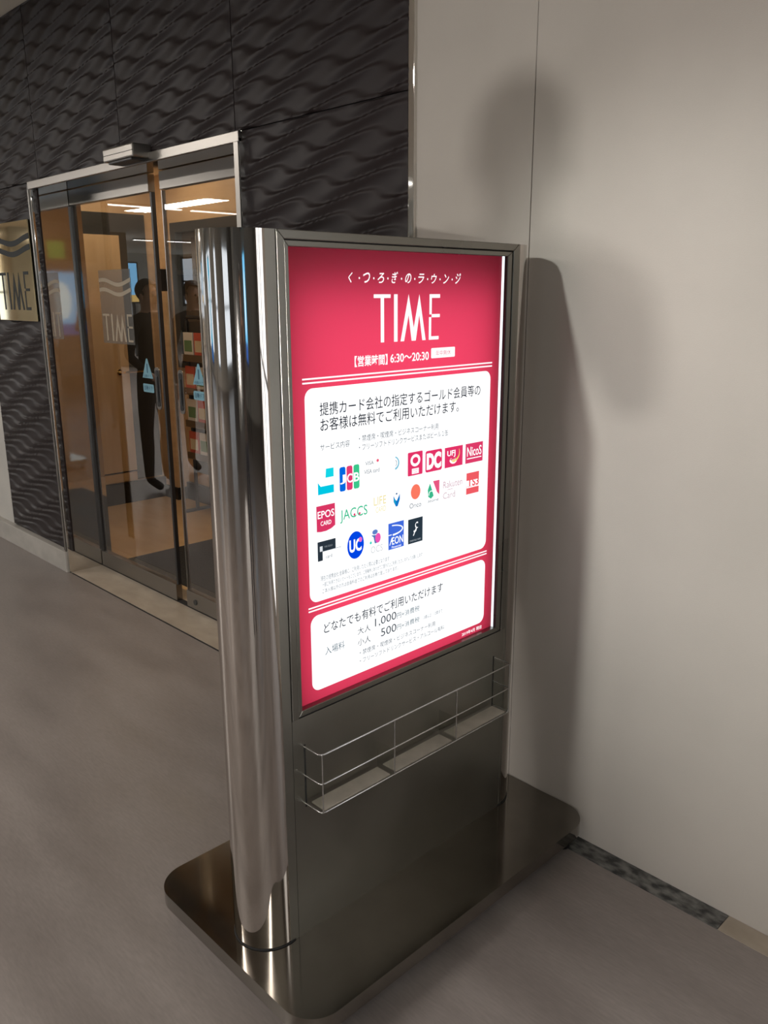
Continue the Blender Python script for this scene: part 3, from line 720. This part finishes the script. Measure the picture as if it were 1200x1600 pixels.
# ============================================================ PEOPLE (outside the frame: the photographer and those mirrored in the glass)
def person(loc, rot, label, cloth, trousers, hair, arms, category='person', group=None):
    J = {}; E = []; 
    def j(n, x, y, z, r, r2=None): J[n] = (Vector((x, y, z)), (r, r2 or r))
    j('pelvis', 0, 0, .95, .135, .105); j('waist', 0, 0, 1.08, .125, .095); j('chest', 0, .0, 1.28, .150, .105); j('upper', 0, 0, 1.40, .125, .085)
    j('neck', 0, -.005, 1.48, .052); j('skull', 0, .01, 1.56, .070, .085); j('crown', 0, -.005, 1.655, .072, .088); j('top', 0, -.005, 1.70, .045)
    ch = [('pelvis', 'waist'), ('waist', 'chest'), ('chest', 'upper'), ('upper', 'neck'), ('neck', 'skull'), ('skull', 'crown'), ('crown', 'top')]
    for s, sd in ((-1, 'l'), (1, 'r')):
        j('hip'+sd, .095*s, 0, .88, .085); j('knee'+sd, .105*s, .02*(s), .50, .057); j('calf'+sd, .108*s, -.015, .36, .055); j('ank'+sd, .11*s, -.02, .09, .038); j('toe'+sd, .125*s, .13, .035, .035)
        ch += [('pelvis', 'hip'+sd), ('hip'+sd, 'knee'+sd), ('knee'+sd, 'calf'+sd), ('calf'+sd, 'ank'+sd), ('ank'+sd, 'toe'+sd)]
        el, ha = arms[sd]
        j('sh'+sd, .175*s, 0, 1.40, .062); j('el'+sd, *el, .042); j('wr'+sd, *ha, .026)
        d = (Vector(ha)-Vector(el)).normalized(); j('pa'+sd, *(Vector(ha)+d*.055), .030, .018)
        ch += [('upper', 'sh'+sd), ('sh'+sd, 'el'+sd), ('el'+sd, 'wr'+sd), ('wr'+sd, 'pa'+sd)]
        side = d.cross(Vector((0, 0, 1))); side = side.normalized() if side.length > .3 else Vector((0, 1, 0))
        nrm = side.cross(d).normalized()
        for k in range(4):
            b = Vector(ha)+d*.075+side*(-.024+.016*k); ln = (.060, .070, .066, .052)[k]
            j('f%d0%s' % (k, sd), *b, .0085); j('f%d1%s' % (k, sd), *(b+d*ln*.5-nrm*.006), .0078); j('f%d2%s' % (k, sd), *(b+d*ln*.9-nrm*.024), .0068)
            ch += [('pa'+sd, 'f%d0%s' % (k, sd)), ('f%d0%s' % (k, sd), 'f%d1%s' % (k, sd)), ('f%d1%s' % (k, sd), 'f%d2%s' % (k, sd))]
        b = Vector(ha)+d*.03+side*-.028
        j('t0'+sd, *(b), .011); j('t1'+sd, *(b+d*.028-side*.018), .009)
        ch += [('wr'+sd, 't0'+sd), ('t0'+sd, 't1'+sd)]
    names_ = list(J); bm = bmesh.new(); sk = bm.verts.layers.skin.verify(); V = {}
    for n in names_:
        v = bm.verts.new(J[n][0]); v[sk].radius = J[n][1]; v[sk].use_root = (n == 'pelvis'); V[n] = v
    for a, b in ch: bm.edges.new((V[a], V[b]))
    me = bpy.data.meshes.new('b'); bm.to_mesh(me); bm.free()
    o = bpy.data.objects.new('b', me); C.objects.link(o)
    o.modifiers.new('s', 'SKIN').use_smooth_shade = True; ss = o.modifiers.new('u', 'SUBSURF'); ss.levels = 2; ss.render_levels = 2
    me2 = bpy.data.meshes.new_from_object(o.evaluated_get(bpy.context.evaluated_depsgraph_get())); bpy.data.objects.remove(o)
    skin = mat('skin', (.52, .32, .23), .55); cm = mat('cloth_top', cloth, .9); tm = mat('cloth_trousers', trousers, .9); sh = mat('shoe', (.02, .02, .02), .5)
    for m in (skin, cm, tm, sh): me2.materials.append(m)
    hands = [Vector(arms[k][1]) for k in arms]
    for p in me2.polygons:
        c = p.center; p.use_smooth = True
        if c.z > 1.47 and abs(c.x) < .12: i = 0
        elif c.z < .075: i = 3
        elif min((c-h_).length for h_ in hands) < .02 or any(((c-h_).length < .17 and (c-h_).dot((h_-Vector(arms[k][0])).normalized()) > 0) for k, h_ in zip(arms, hands)): i = 0
        elif c.z > .95 or abs(c.x) > .2: i = 1
        else: i = 2
        p.material_index = i
    r = empty('person', loc, label=label, category=category)
    if group: r['group'] = group
    r.rotation_euler.z = rot
    me2.name = 'body'; obj('body', me2, None, r)
    hm = mat('hair', hair, .6); hb = bmesh.new()
    bmesh.ops.create_icosphere(hb, subdivisions=3, radius=1)
    for v in list(hb.verts):
        v.co = Vector((v.co.x*.083, v.co.y*.100-.012, v.co.z*.095+1.645))
    bmesh.ops.delete(hb, geom=[v for v in hb.verts if (v.co.y > .035 and v.co.z < 1.685) or v.co.z < 1.57], context='VERTS')
    smooth(obj('hair', hb, hm, r), 180)
    for s in (-1, 1):
        eb = bmesh.new(); bmesh.ops.create_uvsphere(eb, u_segments=10, v_segments=8, radius=.011); bmesh.ops.translate(eb, verts=eb.verts[:], vec=(.028*s, .083, 1.605))
        obj('eye', eb, mat('eye', (.03, .02, .02), .2), r)
        eb = bmesh.new(); bmesh.ops.create_uvsphere(eb, u_segments=10, v_segments=8, radius=1)
        for v in eb.verts: v.co = Vector((v.co.x*.010+.077*s, v.co.y*.018, v.co.z*.030+1.59))
        smooth(obj('ear', eb, skin, r), 180)
    nb = bmesh.new(); bmesh.ops.create_cone(nb, segments=8, radius1=.016, radius2=.007, depth=.045, cap_ends=True)
    for v in nb.verts: v.co = Vector((v.co.x, v.co.y+.095-v.co.z*.25, v.co.z+1.578))
    smooth(obj('nose', nb, skin, r), 180)
    obj('mouth', box(-.022, .083, 1.541, .022, .092, 1.547, bev=.002), mat('lips', (.35, .12, .1), .5), r)
    return r
# photographer: stands behind the camera, arms raised towards it
ax = Vector((-fw.x, -fw.y)).normalized()
pl = Vector((CAM.x+ax.x*.55, CAM.y+ax.y*.55, 0))
person(pl, YAW, 'person in dark clothes taking the picture, seen only in reflections', (.10, .08, .07), (.05, .05, .06), (.012, .01, .01),
       {'l': ((-.22, .10, 1.20), (-.12, .26, 1.42)), 'r': ((.22, .10, 1.20), (.12, .26, 1.42))})
person((-5.0, -1.15, 0), -1.9, 'person in black standing in the concourse, mirrored in the left glass door', (.008, .008, .009), (.008, .008, .01), (.008, .007, .007),
       {'l': ((-.24, -.03, 1.13), (-.20, .16, .98)), 'r': ((.24, -.03, 1.13), (.22, .05, .87))})
person((-5.45, -1.85, 0), -1.6, 'person in brown standing in the concourse, mirrored in the right glass door', (.05, .035, .025), (.03, .025, .02), (.012, .01, .008),
       {'l': ((-.24, -.03, 1.13), (-.22, .05, .87)), 'r': ((.24, -.03, 1.13), (.20, .16, .98))})

# concourse furnishing that the chrome and glass mirror
def standee(loc, rot, wd, z0, z1, cols3, label):
    t = empty('advertising_panel', loc, label=label, category='advertising panel'); t.rotation_euler.z = rot
    obj('frame', box(-wd/2-.04, -.05, z0-.04, wd/2+.04, .05, z1+.04, bev=.006), m_dgrey, t)
    f = Flat(); f.rect(-wd/2, z0, wd/2, z1, cols3[0], 0)
    f.poly(wave_polys(-wd/2, wd/2, z0+.28*(z1-z0), .05*(z1-z0), .5*(z1-z0), 0, 1)[0], cols3[0], .0004)
    f.ell(0, z0+.55*(z1-z0), wd*.22, (z1-z0)*.3, cols3[1], .001)
    f.rect(-wd/2, z0, wd/2, z0+.18*(z1-z0), cols3[2], .001)
    f.build('picture', lambda u, v, d: (u, -.0515-d, v), t)
    for s in (-1, 1): obj('post', box(s*wd*.4-.02, -.03, 0, s*wd*.4+.02, .03, z0-.04), m_dgrey, t)
standee((-20, -8.3, 0), PI/2, 1.5, 1.45, 2.45, (emit('ad_sky', (.25, .6, .95), 2.6), emit('ad_white', (.9, .95, 1), 2.6), emit('ad_sand', (.9, .6, .2), 2.2)), 'blue and yellow lit advertising panel in the concourse, mirrored in the glass')
standee((-6.5, -9.5, 0), PI-.0, 1.2, .7, 2.1, (emit('ad_teal', (.1, .55, .85), 1.2), emit('ad_pale', (.9, .95, 1), 1.4), emit('ad_blue', (.05, .2, .6), 1.0)), 'tall blue lit advertising panel in the concourse, mirrored in the chrome post')
standee((6.4, -3.9, 0), -PI/2+.2, .85, .95, 2.0, (emit('ad_light_blue', (.18, .6, 1), 1.8), emit('ad_bright', (.75, .95, 1), 2.0), emit('ad_navy', (.05, .12, .4), 1.5)), 'light blue lit advertising panel behind the photographer, mirrored in the door jamb')
for i, (y, wd) in enumerate(((-4.6, .16), (-5.5, .30), (-6.3, .12), (-7.2, .26), (-9.6, .18))):  # thin columns added to put vertical streaks in the plaque's reflection
    obj('filler_pillar', prism(rrect(-17.6-wd, y-wd, -17.6+wd, y+wd, .03, 3), 0, ZC), (m_tan, m_palewall, m_dgrey, m_tan, m_palewall)[i], kind='structure')
for i, (x, y) in enumerate(((-9.0, -8.0), (-3.6, -8.0), (5.6, -8.0))):  # columns added to break up the bright windows mirrored in the chrome
    t = obj('filler_pillar', prism(rrect(x-.35, y-.35, x+.35, y+.35, .05, 4), 0, ZC), m_palewall, kind='structure')
hs = empty('hanging_sign', (4.5, -3.1, 2.1), label='dark hanging direction sign with a green square in the concourse', category='sign')
rel(obj('board', box(4.47, -3.7, 2.1, 4.53, -2.5, 2.42, bev=.004), mat('sign_board_brown', (.03, .018, .015), .4)), hs)
rel(obj('green_square', box(4.464, -3.2, 2.14, 4.47, -2.95, 2.38), emit('sign_green', (.2, .5, .08), 1)), hs)
rel(obj('rod', tube([(4.5, -3.5, 2.42), (4.5, -3.5, ZC)], .01), m_dgrey), hs); rel(obj('rod', tube([(4.5, -2.7, 2.42), (4.5, -2.7, ZC)], .01), m_dgrey), hs)
